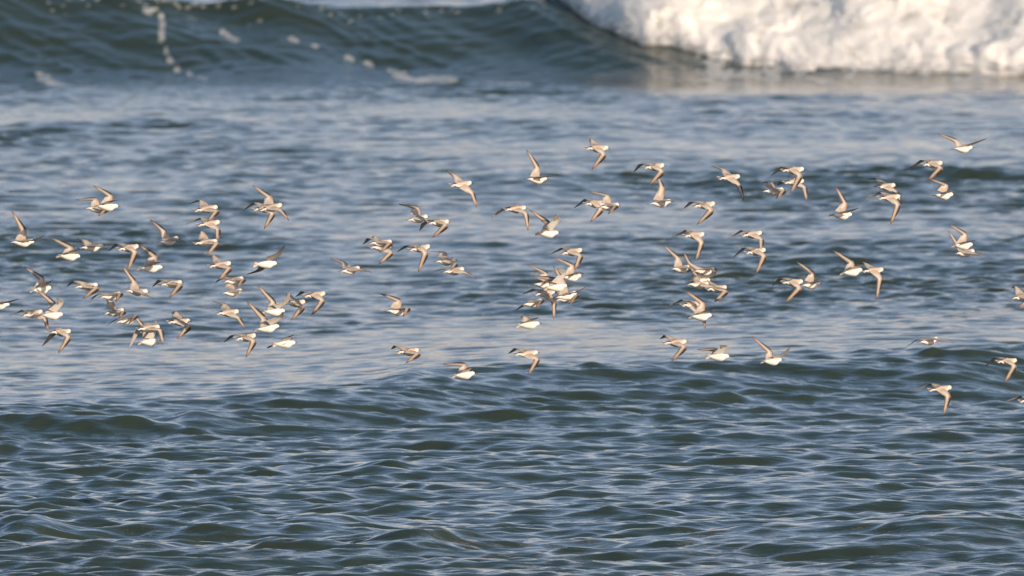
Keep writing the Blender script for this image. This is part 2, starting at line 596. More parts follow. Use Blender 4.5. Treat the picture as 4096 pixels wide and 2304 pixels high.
def catmull(xs, ys, q):
    """Smooth interpolation of section parameters."""
    m = np.gradient(ys, xs)
    i = np.clip(np.searchsorted(xs, q) - 1, 0, len(xs) - 2)
    h = xs[i + 1] - xs[i]
    t = (q - xs[i]) / h
    return ((2 * t**3 - 3 * t**2 + 1) * ys[i] + (t**3 - 2 * t**2 + t) * h * m[i]
            + (-2 * t**3 + 3 * t**2) * ys[i + 1] + (t**3 - t**2) * h * m[i + 1])


def build_body():
    sec = np.array([(-.082, .004, .004, .003), (-.066, .002, .012, .009), (-.046, -.001, .019, .016), (-.021, -.003, .0245, .022),
                    (.004, -.004, .0275, .0265), (.024, -.002, .026, .0255), (.041, .003, .020, .0205), (.051, .0065, .0165, .0165),
                    (.061, .009, .0160, .0162), (.070, .009, .0135, .0138), (.077, .0075, .0085, .0090), (.0815, .0065, .0035, .0040)])
    q = np.linspace(-.082, .0815, 46)
    zc, wy, hz = (catmull(sec[:, 0], sec[:, k], q) for k in (1, 2, 3))
    na = 24
    th = np.linspace(0, 2 * np.pi, na, endpoint=False)
    V = np.zeros((46, na, 3))
    V[..., 0] = q[:, None]
    V[..., 1] = wy[:, None] * np.cos(th)
    V[..., 2] = zc[:, None] + hz[:, None] * np.sin(th) * np.where(np.sin(th) > 0, 0.92, 1.0)
    C = np.zeros((46, na, 3))
    up = np.sin(th)[None, :] * np.ones((46, 1))
    xx = q[:, None] * np.ones((1, na))
    back = smooth(0.22, 0.42, up + 0.05 * np.sin(xx * 400 + th * 5))
    col = WHITE + (GREY_BROWN - WHITE) * back[..., None]
    # streaked mantle
    streak = 0.86 + 0.22 * (0.5 + 0.5 * np.sin(th * 23)[None, :, None])
    col = np.where(back[..., None] > 0.5, col * streak, col)
    # paler hind neck and forehead, dusky line through the eye
    headz = smooth(.036, .052, xx)
    pale = WHITE * 0.97 + (GREY_BROWN - WHITE) * 0.42 * smooth(0.35, 0.7, up)[..., None]
    col = col + (pale - col) * headz[..., None]
    eye = np.exp(-((up - 0.28) / 0.16) ** 2) * np.exp(-((xx - .066) / .006) ** 2)
    col = col + (BROWN * 0.5 - col) * (0.8 * eye)[..., None]
    # white sides of the rump with a dark centre stripe
    rump = 1 - smooth(-.060, -.046, xx)
    rc = np.where((up > 0.86)[..., None], DARK * 1.6, WHITE * 0.95)
    col = col + (rc - col) * (rump * smooth(0.0, 0.2, up))[..., None]
    C[:] = col
    ends = np.array([[q[0] - .001, 0, zc[0]], [q[-1] + .0006, 0, zc[-1]]])
    verts = np.concatenate([V.reshape(-1, 3), ends])
    quads = grid_faces(46, na, wrap=True)
    me = bpy.data.meshes.new("body")
    n0 = 46 * na
    tris = [(n0, (j + 1) % na, j) for j in range(na)] + [(n0 + 1, 45 * na + j, 45 * na + (j + 1) % na) for j in range(na)]
    me.from_pydata(verts.tolist(), [], quads.tolist() + tris)
    for p in me.polygons:
        p.use_smooth = True
    colour_attr(me, np.concatenate([C.reshape(-1, 3), C[0, :1], C[-1, :1]]))
    me.materials.append(BODY_MAT)
    return me


def build_beak():
    n, na = 8, 8
    t = np.linspace(0, 1, n)
    th = np.linspace(0, 2 * np.pi, na, endpoint=False)
    V = np.zeros((n, na, 3))
    r = .0033 * (1 - t) ** 0.7 + .0008
    V[..., 0] = (.078 + .0225 * t)[:, None]
    V[..., 1] = r[:, None] * np.cos(th) * 0.8
    V[..., 2] = (.0060 - .0045 * t ** 1.6)[:, None] + r[:, None] * np.sin(th)
    me = bpy.data.meshes.new("beak")
    me.from_pydata(V.reshape(-1, 3).tolist(), [], grid_faces(n, na, wrap=True).tolist() + [tuple(range(na))[::-1], tuple(range((n - 1) * na, n * na))])
    for p in me.polygons:
        p.use_smooth = True
    me.materials.append(BEAK_MAT)
    return me


def build_eye(side):
    n, na = 6, 8
    V = []
    for i in range(n):
        a = math.pi * i / (n - 1)
        for j in range(na):
            b = 2 * math.pi * j / na
            V.append((.0665 + .0023 * math.sin(a) * math.cos(b), side * .0136 + .0018 * math.cos(a), .0130 + .0023 * math.sin(a) * math.sin(b)))
    me = bpy.data.meshes.new("eye")
    me.from_pydata(V, [], grid_faces(n, na, wrap=True).tolist())
    for p in me.polygons:
        p.use_smooth = True
    me.materials.append(EYE_MAT)
    return me


def build_tail():
    """Short fan of overlapping feathers: dark middle pair, pale outer ones."""
    V, F, C = [], [], []
    for k in range(-4, 5):
        a = math.radians(k * 5.5)
        L = .047 - .0012 * abs(k)
        zz = .0045 - .0007 * abs(k)
        col = DARK * 2.2 if abs(k) < 1 else (GREY_BROWN * 0.8 if abs(k) < 3 else WHITE * 0.85)
        prof = [(0, .0022), (.35, .0040), (.8, .0046), (.95, .0034), (1.0, .0008)]
        base = len(V)
        for (t, w) in prof:
            cx, cy = -.062 - L * t * math.cos(a), L * t * math.sin(a) + k * .0009
            for sgn in (-1, 1):
                for dz in (.0006, -.0006):
                    V.append((cx + sgn * w * math.sin(a), cy + sgn * w * math.cos(a), zz - .003 * t + dz))
                    C.append(col * (0.75 if t > 0.9 else 1))
        for i in range(len(prof) - 1):
            b = base + i * 4
            F += [(b, b + 4, b + 6, b + 2), (b + 1, b + 3, b + 7, b + 5), (b, b + 1, b + 5, b + 4), (b + 2, b + 6, b + 7, b + 3)]
        F.append((base, base + 2, base + 3, base + 1))
        e = base + 4 * (len(prof) - 1)
        F.append((e, e + 1, e + 3, e + 2))
    me = bpy.data.meshes.new("tail")
    me.from_pydata(V, [], F)
    colour_attr(me, np.array(C))
    me.materials.append(BODY_MAT)
    return me


def unit(v):
    return v / (np.linalg.norm(v) + 1e-12)


NU, NV = 34, 8


def build_wing(side, wrist, tip, twist=None, grey=False):
    """Thin cambered wing from the shoulder over the wrist to the tip; side -1 is the right wing."""
    S = np.array([.024, side * .012, .010])
    W, T = np.array(wrist) / 1000.0, np.array(tip) / 1000.0
    ta, th_ = unit(W - S), unit(T - W)
    la, lh = np.linalg.norm(W - S), np.linalg.norm(T - W)
    back = np.array([-1.0, 0, 0])
    c0 = back - ta * ta.dot(back)
    if np.linalg.norm(c0) < 0.45:
        c0 = c0 + np.cross(ta, [0, 0, 1]) * side * 0.5
        c0 = c0 - ta * ta.dot(c0)
    c0 = unit(c0)
    # carry the chord from arm to hand by the smallest turn
    ax = np.cross(ta, th_)
    sn, cs = np.linalg.norm(ax), ta.dot(th_)
    ang = math.atan2(sn, cs)
    ax = unit(ax) if sn > 1e-6 else np.array([0, 0, 1.0])
    nodes_u = np.linspace(0, 1, NU)
    ua = la / (la + lh)
    P, CH, NN, TA = [], [], [], []
    tw = unit(ta + th_)
    for u in nodes_u:
        if u < ua:
            t = u / ua
            p = (2*t**3-3*t**2+1)*S + (t**3-2*t**2+t)*la*ta + (-2*t**3+3*t**2)*W + (t**3-t**2)*la*tw
        else:
            t = (u - ua) / (1 - ua)
            p = (2*t**3-3*t**2+1)*W + (t**3-2*t**2+t)*lh*0.55*tw + (-2*t**3+3*t**2)*T + (t**3-t**2)*lh*th_
        w = float(smooth(ua - 0.16, ua + 0.16, np.array(u)))
        R = np.array(Matrix.Rotation(ang * w, 3, Vector(ax)))
        P.append(p); CH.append(R @ c0); TA.append(R @ ta)
    P, CH, TA = np.array(P), np.array(CH), np.array(TA)
    if twist is not None:
        # a swept-back outer hand is rolled so that its trailing edge stands up and its pale under side shows
        wt = 0.32 * smooth(ua - 0.10, ua + 0.22, nodes_u)[:, None]
        tgt = twist[None, :] - TA * (TA @ twist)[:, None]
        tgt = tgt / np.linalg.norm(tgt, axis=1, keepdims=True)
        CH = CH * (1 - wt) + tgt * wt
        CH = CH - TA * np.sum(CH * TA, 1, keepdims=True)
        CH = CH / np.linalg.norm(CH, axis=1, keepdims=True)
    NN = np.cross(TA, CH) * side
    width = np.interp(nodes_u, [0, .12, .25, ua, .55, .70, .82, .92, .97, 1.0], [.082, .070, .060, .052, .046, .035, .025, .014, .008, .0015])
    width = width * (1 + 0.05 * (np.arange(NU) % 2 * 2 - 1) * (nodes_u > 0.2))
    if twist is not None:
        width = width * (1 - 0.22 * smooth(ua - 0.1, ua + 0.2, nodes_u))
    sweep = .006 * np.clip((nodes_u - 0.75) / 0.25, 0, 1) ** 2
    v = np.linspace(0, 1, NV)
    thick = np.interp(nodes_u, [0, .3, .6, 1], [.0075, .005, .0028, .0008])
    prof = np.array([.15, .95, 1.0, .75, .5, .35, .22, .10])
    camber = np.array([0, .05, .08, .09, .085, .065, .04, 0.0])
    U = nodes_u[:, None] * np.ones((1, NV))
    Vv = v[None, :] * np.ones((NU, 1))
    mid = P[:, None, :] + CH[:, None, :] * (width[:, None] * v[None, :] + sweep[:, None])[..., None] + NN[:, None, :] * (camber[None, :] * width[:, None])[..., None]
    half = (thick[:, None] * prof[None, :] * 0.5)[..., None] * NN[:, None, :]
    top, bot = mid + half, mid - half
    # plumage pattern of the upper side
    wig = 0.04 * np.sin(U * 60)
    ut = np.ones((NU, NV, 3)) * GREY_BROWN
    lead = (1 - smooth(.16, .34, Vv)) * smooth(.10, .30, U)
    ut += (BROWN - ut) * lead[..., None]
    hand = smooth(ua - .06, ua + .10, U)
    ut += (BROWN * 1.15 - ut) * (hand * 0.65)[..., None]
    cov = hand * (1 - smooth(.30, .48, Vv)) * (1 - smooth(.68, .80, U))
    ut += (DARK - ut) * (0.95 * cov)[..., None]
    bar = smooth(.08, .2, U) * (1 - smooth(.78, .92, U)) * smooth(.38, .50, Vv + wig * .3) * (1 - smooth(.74, .84, Vv + wig * .3))
    bar = bar * np.where(U > ua + .12, 0.70, 1.0)
    ut += (WHITE - ut) * bar[..., None]
    trail = smooth(.80, .92, Vv) * smooth(.22, .36, U)
    ut += (BROWN * 0.7 - ut) * (0.85 * trail)[..., None]
    inner = smooth(.78, .9, Vv) * (1 - smooth(.16, .26, U))
    ut += (WHITE - ut) * (0.7 * inner)[..., None]
    tipd = smooth(.86, 1.0, U)
    ut += (DARK * 1.3 - ut) * (0.8 * tipd)[..., None]
    # and of the pale under side (shadier grey in the wings of birds that bank hard away)
    un = np.ones((NU, NV, 3)) * WHITE * 0.95
    barb = (0.5 + 0.5 * np.sin(U * NU * math.pi)) * smooth(.35, .6, Vv) * smooth(.3, .45, U)
    un *= (1 - 0.38 * barb)[..., None]
    un += (GREY_BROWN * 0.75 - un) * (0.35 * (smooth(.62, .95, U) * smooth(.1, .5, Vv)))[..., None]
    un += (BROWN * 0.6 - un) * (0.8 * (smooth(.88, .99, U)))[..., None]
    un += (GREY_BROWN * 0.6 - un) * (0.55 * (1 - smooth(0, .15, Vv)) * smooth(.25, .5, U))[..., None]
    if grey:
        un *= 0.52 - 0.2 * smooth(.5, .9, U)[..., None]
    ring = np.concatenate([top, bot[:, ::-1]], 1)
    cols = np.concatenate([ut, un[:, ::-1]], 1)
    n2 = 2 * NV
    faces = grid_faces(NU, n2, wrap=True).tolist()
    if side > 0:
        faces = [f[::-1] for f in faces]
    faces += [tuple(range(n2)) if side < 0 else tuple(range(n2))[::-1],
              tuple(range((NU - 1) * n2, NU * n2))[::-1] if side < 0 else tuple(range((NU - 1) * n2, NU * n2))]
    me = bpy.data.meshes.new("wing")
    me.from_pydata(ring.reshape(-1, 3).tolist(), [], faces)
    for p in me.polygons:
        p.use_smooth = True
    colour_attr(me, np.clip(cols.reshape(-1, 3), 0, 1))
    me.materials.append(WING_MAT)
    return me


# one row per bird: x, y, z (m), heading (deg from +X towards +Y), climb, bank, then wrist and tip of the
# right wing and of the left wing in the bird's own frame (mm; x forward, y left, z up), and its label
FLOCK = [
 (-3.291, 114.9, 1.905, 30.4, -1.0, -5, 49, -84, 8, 65, -197, 36, 33, 15, 88, -41, 61, 220, 'far left bird, one wing raised tall and the other held out ahead of its bill'),
 (-2.708, 114.38, 2.159, 35.3, -2.0, -35, -5, -77, -9, -25, -177, -61, 44, -34, 73, -56, -2, 176, 'front bird of the upper left pair, white belly showing and dark-edged wing raised'),
 (-2.807, 115.66, 2.113, 32.5, -3.0, 0, 39, -83, -10, -63, -123, -51, 17, 52, 73, -99, 143, 58, 'rear bird of the upper left pair, partly hidden, outer wing folded level behind'),
 (-2.978, 114.92, 1.81, 34.0, -3.5, -35, 13, -84, -7, -29, -174, -61, 31, -22, 71, -84, 21, 167, 'bird above the far left group, bent wing swept up and back over a white belly'),
 (-2.828, 115.0, 1.871, 30.2, 3.0, -5, 19, -86, 2, 37, -200, -18, 6, 73, 52, 1, 187, 69, 'small hunched bird just right of one with a bent raised wing, its near wing edge-on'),
 (-3.17, 115.08, 1.583, 42.3, 4.2, -35, 17, -87, 0, -32, -182, -39, 40, -26, 75, -41, 6, 198, 'bird above the far left trio, barred wing up and stubby pale wing beside it'),
 (-3.071, 114.14, 1.438, 37.2, 0.0, -40, 56, -91, 39, -35, -160, 29, 40, -36, 71, -57, -34, 209, 'bright white bird at far left with both wings raised in a V'),
 (-3.252, 115.82, 1.397, 40.5, 6.6, 20, 62, -77, -9, 15, -172, -65, 11, 84, -12, -75, 158, -66, 'bird behind the white V-winged one, brown back showing and both wings lowered'),
 (-2.866, 115.1, 1.605, 32.1, 1.0, 20, 45, -85, 8, -55, -65, -70, -36, 70, 12, -55, 158, -64, 'bird with near wing hooked down and back, third from the left edge at mid height'),
 (-3.458, 114.96, 1.481, 31.3, -1.5, -8, 32, -87, 9, 57, -202, 22, 7, 25, 98, -45, 57, 207, 'bird cut off by the left picture edge, only head, breast and wing seen'),
 (-2.689, 115.44, 1.419, 42.3, 5.5, 5, 29, -88, 4, -73, -136, -19, 47, 63, 58, 68, 177, 54, 'bird with tall bent far wing directly above one whose pointed wing trails left'),
 (-2.699, 114.9, 1.545, 38.1, 5.0, 5, 39, -86, 20, -58, -137, -20, -36, 75, 9, -30, 181, -42, 'bird with its head hidden behind its own drooping near wing, level with the left bunch'),
 (-2.57, 114.48, 1.88, 42.3, 2.6, 25, 11, -86, -2, -52, -106, -124, 0, 83, -11, -17, 159, -103, 'bird whose long near wing hangs straight down onto the wingtip of the bird below'),
 (-2.433, 115.06, 1.728, 23.6, 0.5, -30, 21, -84, -7, 23, -187, -57, 52, -26, 82, -51, -13, 179, 'bird with black bill and sharply bent barred wing raised, right of the down-winged one'),
 (-2.534, 115.42, 1.558, 32.6, -4.0, 0, 23, -83, -14, 22, -195, -42, 21, 54, 72, -60, 117, 175, 'bird with far wing raised tall and near wing slanting down past its bill'),
 (-2.294, 115.0, 1.624, 35.8, 2.0, 20, 32, -88, 14, -56, -84, -73, -8, 81, -5, -27, 166, -87, 'lone bird left of centre-left bunch, near wing hooked down, pale far wing trailing'),
 (-2.311, 115.08, 1.912, 42.3, 7.6, 0, 26, -88, 4, -12, -195, -12, 12, 47, 77, -24, 140, 150, 'slender bird gliding alone with far wing slanting up behind, above the left bunch'),
 (-2.044, 114.34, 2.145, 31.5, 4.5, 25, 51, -84, 14, -54, -120, -37, 23, 88, 14, -42, 173, -45, 'topmost bird of the column of three in the left half'),
 (-2.042, 115.22, 2.023, 36.0, 3.5, 25, 36, -87, -8, -34, -171, -48, 10, 86, -5, -86, 148, -73, 'middle bird of the column of three, long near wing hanging onto the lowest one'),
 (-2.051, 114.6, 1.913, 32.5, 1.5, 20, 54, -82, 15, -43, -98, -60, 37, 83, 31, 53, 187, -11, 'lowest bird of the column of three, near wing hooked sharply down'),
 (-1.61, 114.36, 2.154, 34.6, 8.0, 25, 37, -87, 16, 13, -201, -1, 39, 77, 47, -45, 187, 90, 'front bird of the crossed pair, far wing raised to a long thin point'),
 (-1.674, 115.64, 2.115, 37.8, 2.0, 25, 27, -88, -5, -41, -99, -109, 2, 86, -1, -41, 159, -88, "rear bird of the crossed pair, its wing hanging below the other's belly"),
 (-1.953, 114.4, 1.768, 36.9, 3.5, 25, 34, -88, 5, -68, -104, -61, 32, 87, 12, 67, 181, -40, 'bird with sharply hooked near wing, top of the small bunch below the column of three'),
 (-1.873, 114.98, 1.647, 42.3, 4.7, 5, 32, -88, 8, -75, -121, -28, -6, 85, 8, 6, 191, -37, 'white-bellied bird with head hidden by its drooping wing, middle of the small bunch'),
 (-1.892, 115.66, 1.546, 40.9, 3.5, -5, 42, -86, 1, 9, -195, -3, 61, 52, 55, 72, 149, 122, 'lowest bird of the small bunch, near wing held out flat as a dark thin line'),
 (-1.652, 114.92, 1.759, 32.3, 1.0, -60, 78, -72, -11, 69, -181, -55, 7, 79, 43, -49, 155, 120, 'banking white bird with both dark-tipped grey underwings spread in one diagonal'),
 (-1.59, 114.4, 1.454, 35.4, 0.0, -40, 71, -81, 14, 40, -195, 29, 24, -24, 75, -65, -34, 210, 'white bird with both wings high, grey streaked underwing crossing the bird behind'),
 (-1.631, 114.08, 1.353, 23.8, 7.0, -30, 94, -73, 25, 68, -184, 21, 11, -5, 88, -84, -10, 222, 'white bird with dark eye and long black bill, lower of the two raising both wings'),
 (-1.91, 114.94, 1.431, 35.8, 0.5, 25, 49, -85, 0, 25, -197, -25, 39, 84, 17, -1, 196, -6, 'pale brown bird left of the black-billed white one, wings spread up and down'),
 (-1.791, 115.02, 1.262, 41.9, 5.0, 25, 17, -88, 3, -51, -99, -101, -27, 70, -12, -47, 144, -105, 'bird directly below the black-billed white one, brown near wing hanging low'),
 (-1.527, 115.1, 1.216, 35.7, 2.0, -55, 7, -76, -23, -34, -153, -95, -33, 47, 51, -22, 132, 129, 'compact all-white bird with short lifted wing, lowest of the left centre group'),
 (-1.468, 115.76, 1.472, 42.3, 0.0, 25, 16, -87, -2, -67, -86, -95, 39, 84, 7, 102, 161, -48, 'bird behind the streaked raised underwing, its own near wing hooked down'),
 (-1.33, 115.44, 1.535, 39.5, 2.5, 25, 22, -86, -12, -58, -83, -114, -8, 79, -14, -17, 164, -96, 'rightmost bird of the left half group, near wing down, far wing trailing level'),
 (-0.875, 114.4, 1.916, 34.5, -0.5, 15, 36, -87, 15, -70, -104, -42, -17, 79, 7, -18, 174, -62, 'upper bird of the overlapping pair at centre left, wing tucked short'),
 (-0.883, 115.38, 1.861, 38.0, -1.0, 20, 50, -79, -19, -43, -74, -101, 31, 85, 29, 60, 185, -18, 'lower bird of the overlapping pair at centre left, mostly its hooked wing showing'),
 (-1.088, 115.06, 1.714, 42.3, 5.0, 0, 48, -85, -1, 27, -198, -13, 29, 77, 48, -6, 188, 83, 'lone small bird gliding in the gap left of centre, wings spread almost level'),
 (-0.617, 114.92, 1.866, 41.3, 4.0, 25, 5, -84, -8, -59, -105, -128, -24, 71, -12, -59, 148, -99, 'bird with long brown wing straight down and dark pointed far wing, left of centre'),
 (-0.769, 115.0, 1.438, 34.0, -2.0, -5, 47, -85, 12, -39, -136, -47, 38, 17, 80, -71, 101, 131, 'lone bird low at left of centre, near wing hiding its head, other wing bent back'),
 (-0.339, 115.08, 2.293, 39.0, 2.0, 30, 58, -85, -20, 28, -190, -71, 13, 88, 23, 21, 199, -13, 'bird with wings spread up and down in one long slant, upper centre left'),
 (-0.635, 115.44, 2.052, 38.5, 5.5, 5, 38, -85, -8, -50, -156, -21, 49, 49, 68, -50, 151, 95, 'rear bird of a touching pair, far wing bent back level above its back'),
 (-0.488, 114.52, 2.049, 42.3, -1.0, 25, 9, -86, 8, -75, -66, -88, -34, 68, -34, -12, 135, -128, 'front bird of a touching pair, brown near wing hooked down and back'),
 (-0.445, 115.6, 1.759, 39.5, 0.5, 5, 40, -82, -17, -61, -130, -44, 49, 67, 51, -6, 176, 49, 'upper of two birds near centre, far wing bent level behind, near wing folded short'),
 (-0.387, 114.46, 1.726, 36.8, 4.0, 0, 60, -75, -15, 52, -186, -49, -18, 78, 15, -68, 186, -13, 'lower of two birds near centre, wings drooping out to both sides'),
 (-0.697, 115.04, 1.166, 34.9, 1.0, 25, 41, -87, 15, -67, -94, -45, -19, 78, 1, -12, 170, -69, 'leftmost of three low birds near the swell crest, near wing hooked down'),
 (-0.315, 114.9, 1.013, 36.6, 3.0, -40, 7, -83, -6, -25, -176, -64, 28, -26, 77, -87, 49, 147, 'white-bellied bird lowest over the swell crest, far wing bent back level'),
 (0.103, 114.98, 1.154, 31.3, 0.5, 30, 56, -81, -3, -16, -110, -107, -10, 79, -10, -34, 155, -98, 'low bird right of the white-bellied one at the crest, brown near wing hanging'),
 (0.172, 115.06, 2.326, 39.0, -1.0, -5, 6, -84, 10, 23, -201, 14, 35, 12, 84, -26, 66, 212, 'bird with one wing raised tall and the other a thin dark line ahead, top centre'),
 (0.579, 114.92, 2.539, 34.9, -3.0, 30, 22, -86, -9, -58, -99, -116, 30, 86, 6, 59, 179, -53, 'topmost bird of the flock near the middle, near wing hooked down'),
 (0.028, 115.0, 2.129, 39.1, 0.5, 25, 41, -87, 3, 11, -172, -81, -34, 62, -32, -91, 114, -128, 'bird with both wings hanging in an arch, left of a white V-winged bird'),
 (0.248, 115.08, 1.96, 35.7, 0.0, -40, 60, -98, 45, -22, -176, 30, 30, -30, 75, -72, -18, 202, 'white bird with both wings raised in a clear V near the centre'),
 (0.564, 115.44, 2.154, 41.9, -1.5, 25, 13, -83, -18, -78, -96, -99, 18, 84, -14, -30, 147, -109, 'rear bird of the pair right of the white V-winged one, wing hooked down'),
 (0.656, 114.52, 2.157, 42.3, 2.7, 5, 7, -85, 7, -101, -105, -35, 39, 53, 70, -54, 158, 94, 'front bird of the pair right of the white V-winged one, far wing bent back level'),
 (0.41, 115.7, 1.82, 39.3, 4.0, 25, 27, -88, 0, -59, -133, -73, 9, 82, -16, -62, 151, -91, 'topmost bird of the crowded central knot, near wing hanging down'),
 (0.407, 115.16, 1.664, 42.3, 2.1, -15, 7, -85, 13, -46, -180, -17, 36, 0, 86, -55, 84, 168, 'bird right of the white one in the central knot, barred wing bent up and back'),
 (0.217, 115.64, 1.599, 42.3, -3.0, 0, 22, -83, 38, -68, -142, 2, 52, 19, 75, -45, 122, 140, 'leftmost raised-wing bird of the central knot, tail pointing at the open water'),
 (0.303, 114.3, 1.622, 35.3, 3.5, -45, 55, -95, 44, -43, -157, 35, 23, -7, 76, -96, 48, 166, 'brilliant white bird in the middle of the central knot, broad wing straight up'),
 (0.37, 114.88, 1.548, 34.0, 9.0, -5, 27, -87, 11, 49, -199, 44, 25, 29, 110, 1, 91, 215, 'bird at lower right of the central knot, streaked grey wing held out ahead'),
 (0.226, 115.06, 1.558, 42.3, 2.0, 28, 46, -78, -27, 10, -148, -124, 8, 81, -20, -34, 165, -98, 'brown-backed bird low in the central knot, long wing hanging straight down'),
 (0.142, 114.62, 1.505, 42.3, 6.5, -5, 31, -88, 7, -78, -111, -32, 8, 85, -10, 3, 199, -42, 'lowest left bird of the central knot, head hidden, pale wing trailing behind'),
 (0.373, 115.7, 1.506, 37.3, 7.1, 10, 46, -84, 25, -63, -110, -14, 25, 86, 23, 63, 192, 7, 'half hidden bird under the streaked grey wing, only its drooping wing clear'),
 (0.12, 115.08, 1.345, 31.1, 2.5, -45, 7, -76, -21, -22, -167, -83, 29, 12, 79, 39, 92, 160, 'plump white bird flying alone just below the central knot, wings lifted short'),
 (0.959, 114.64, 2.422, 42.3, 1.5, 25, 17, -86, -9, -65, -71, -104, -26, 70, -12, -32, 139, -109, 'upper bird of a stacked pair right of centre, its wing touching the wing below'),
 (1.007, 115.32, 2.161, 33.7, 3.0, -5, 29, -87, 7, 48, -203, -4, 47, 8, 105, 40, 75, 207, 'lower bird of a stacked pair right of centre, one wing raised straight up'),
 (1.471, 115.1, 2.338, 38.2, 0.5, 30, 40, -86, -8, 22, -191, -69, 18, 89, 12, -2, 200, -26, 'bird with wings in one long slant from upper left to lower right, right of centre'),
 (1.301, 114.96, 2.156, 37.5, 1.5, 28, 17, -86, -9, -81, -77, -112, -28, 67, -10, -43, 140, -104, 'lone bird right of centre, brown near wing sharply hooked, pale far wing trailing'),
 (1.233, 115.04, 1.95, 42.1, -0.5, 28, 25, -84, -19, -22, -118, -136, 24, 83, -15, -57, 143, -97, 'bird above the right centre knot, dark pointed far wing and long hanging near wing'),
 (1.15, 115.7, 1.707, 42.3, 2.1, -5, 28, -87, -5, -15, -188, -34, 25, 36, 80, -45, 112, 175, 'leftmost bird of the right centre knot, far wing raised to a faint point'),
 (1.255, 114.58, 1.631, 36.9, -2.0, 5, 77, -72, -5, 119, -185, -9, 48, 66, 52, 47, 170, 109, 'brown-backed bird in the lower part of the right centre knot, tail spread'),
 (1.294, 114.46, 1.725, 38.6, 0.5, -5, 33, -88, 10, -50, -158, -21, -37, 74, 55, -39, 159, 139, 'uppermost right bird of the right centre knot, rounded drooping wing hiding its head'),
 (1.278, 115.32, 1.636, 42.3, -3.1, -15, 56, -82, 16, -5, -178, 26, 53, 60, 53, 96, 142, 121, 'bird in the middle of the right centre knot, grey curved underwing held ahead'),
 (1.387, 115.2, 1.586, 42.3, 0.5, 25, 23, -89, 9, -80, -95, -56, 30, 86, 1, 94, 166, -46, 'lowest right bird of the right centre knot, near wing hooked down'),
 (1.274, 114.48, 1.42, 34.4, 1.0, -30, 10, -84, -3, -16, -188, -42, 39, -29, 93, -58, 3, 206, 'front bird of a crossed pair below the right centre knot, barred wing bent up'),
 (1.221, 115.64, 1.465, 42.3, 1.0, 25, 57, -95, -48, 3, -191, -91, 13, 85, -11, -68, 150, -88, 'bird behind the barred raised wing, dark tapered far wing pointing left'),
 (1.106, 115.02, 1.227, 32.2, -1.0, 30, 36, -88, 7, -52, -99, -93, 0, 84, -2, -2, 172, -79, 'leftmost of three low birds right of centre, brown near wing hooked down'),
 (1.398, 115.1, 1.128, 33.0, -1.5, -50, 33, -89, 8, -63, -136, -33, 21, -10, 74, -89, 51, 137, 'middle of three low birds right of centre, white belly and lifted white wing'),
 (1.758, 114.96, 1.104, 42.2, 1.5, -30, 67, -78, 8, 27, -186, 10, 21, -5, 80, -63, 28, 215, 'rightmost of three low birds right of centre, both wings raised in a wide V'),
 (1.893, 114.64, 2.399, 35.2, -0.5, 25, 22, -85, -13, -49, -102, -129, -13, 74, -18, -62, 137, -112, 'upper bird of the upper right trio, near wing hanging over the one behind'),
 (1.913, 115.5, 2.298, 42.3, 0.0, 25, 43, -86, -4, -10, -178, -58, -18, 63, -31, 13, 148, -102, "bird behind another's hanging wing in the upper right trio, own wing straight down"),
 (1.762, 114.78, 2.256, 37.6, 1.0, 5, 40, -87, 3, -64, -119, -43, 43, 72, 47, 45, 188, 30, 'lower left bird of the upper right trio, head hidden by a rounded wing'),
 (2.228, 115.06, 2.085, 36.6, -1.5, -20, 26, -87, 2, 0, -198, -15, 49, -19, 83, -8, -4, 206, 'lone bird with rusty wing raised high and short wing ahead, right third'),
 (2.529, 115.42, 2.271, 39.6, 0.0, 15, 50, -79, -19, 22, -180, -75, 20, 88, 20, 9, 201, -10, "upper bird of a stacked pair at upper right, near wing behind the lower bird's head"),
 (2.54, 114.6, 2.215, 36.1, 0.5, 28, 35, -85, -15, -24, -122, -141, 0, 83, -10, -98, 136, -96, 'lower bird of a stacked pair at upper right, dark pointed wing left, long wing down'),
 (1.645, 116.68, 1.913, 41.2, 2.5, 25, 35, -87, -5, -38, -166, -55, 5, 83, -14, -81, 142, -102, 'upper bird of a stacked pair at right, its wing running down behind the lower head'),
 (1.64, 114.54, 1.854, 42.3, 2.6, 25, 20, -88, -1, -44, -103, -118, -5, 82, -12, -49, 139, -112, 'lower bird of a stacked pair at right, both wings hanging in an arch'),
 (1.89, 114.62, 1.645, 40.1, -2.0, 28, 18, -85, -13, -71, -75, -122, -9, 78, -16, -22, 149, -112, 'lower left bird of a side by side pair at right, near wing hooked down'),
 (2.029, 115.5, 1.603, 42.3, 3.3, -10, 22, -88, 10, -32, -186, -8, 47, -1, 77, -30, 76, 177, 'upper right bird of a side by side pair at right, barred wing bent up'),
 (2.289, 114.56, 1.717, 36.6, 5.5, -30, 23, -87, 3, -17, -188, -29, 33, -9, 75, -59, 27, 193, 'white-bellied left bird of a linked pair at right, dark pointed wing swept up'),
 (2.447, 115.44, 1.7, 38.8, -0.5, 28, 28, -83, -22, -8, -136, -149, 15, 88, 2, -8, 191, -53, 'brown-backed right bird of a linked pair at right, wing hanging straight down'),
 (3.04, 114.9, 2.538, 41.5, 1.0, -10, 37, -87, 19, 45, -205, 37, -6, 46, 72, -93, 132, 131, 'topmost bird at far right, wings spread wide in a shallow V'),
 (2.838, 114.98, 2.432, 42.3, 0.5, 25, 17, -87, -3, -69, -69, -91, 10, 83, -16, -34, 153, -107, 'upper of two birds joined wingtip to wingtip at far right'),
 (2.915, 115.06, 2.219, 42.3, -0.5, -15, 5, -84, 7, -45, -181, -23, 47, -5, 72, -39, 77, 140, 'lower of two birds joined wingtip to wingtip at far right, barred wing up'),
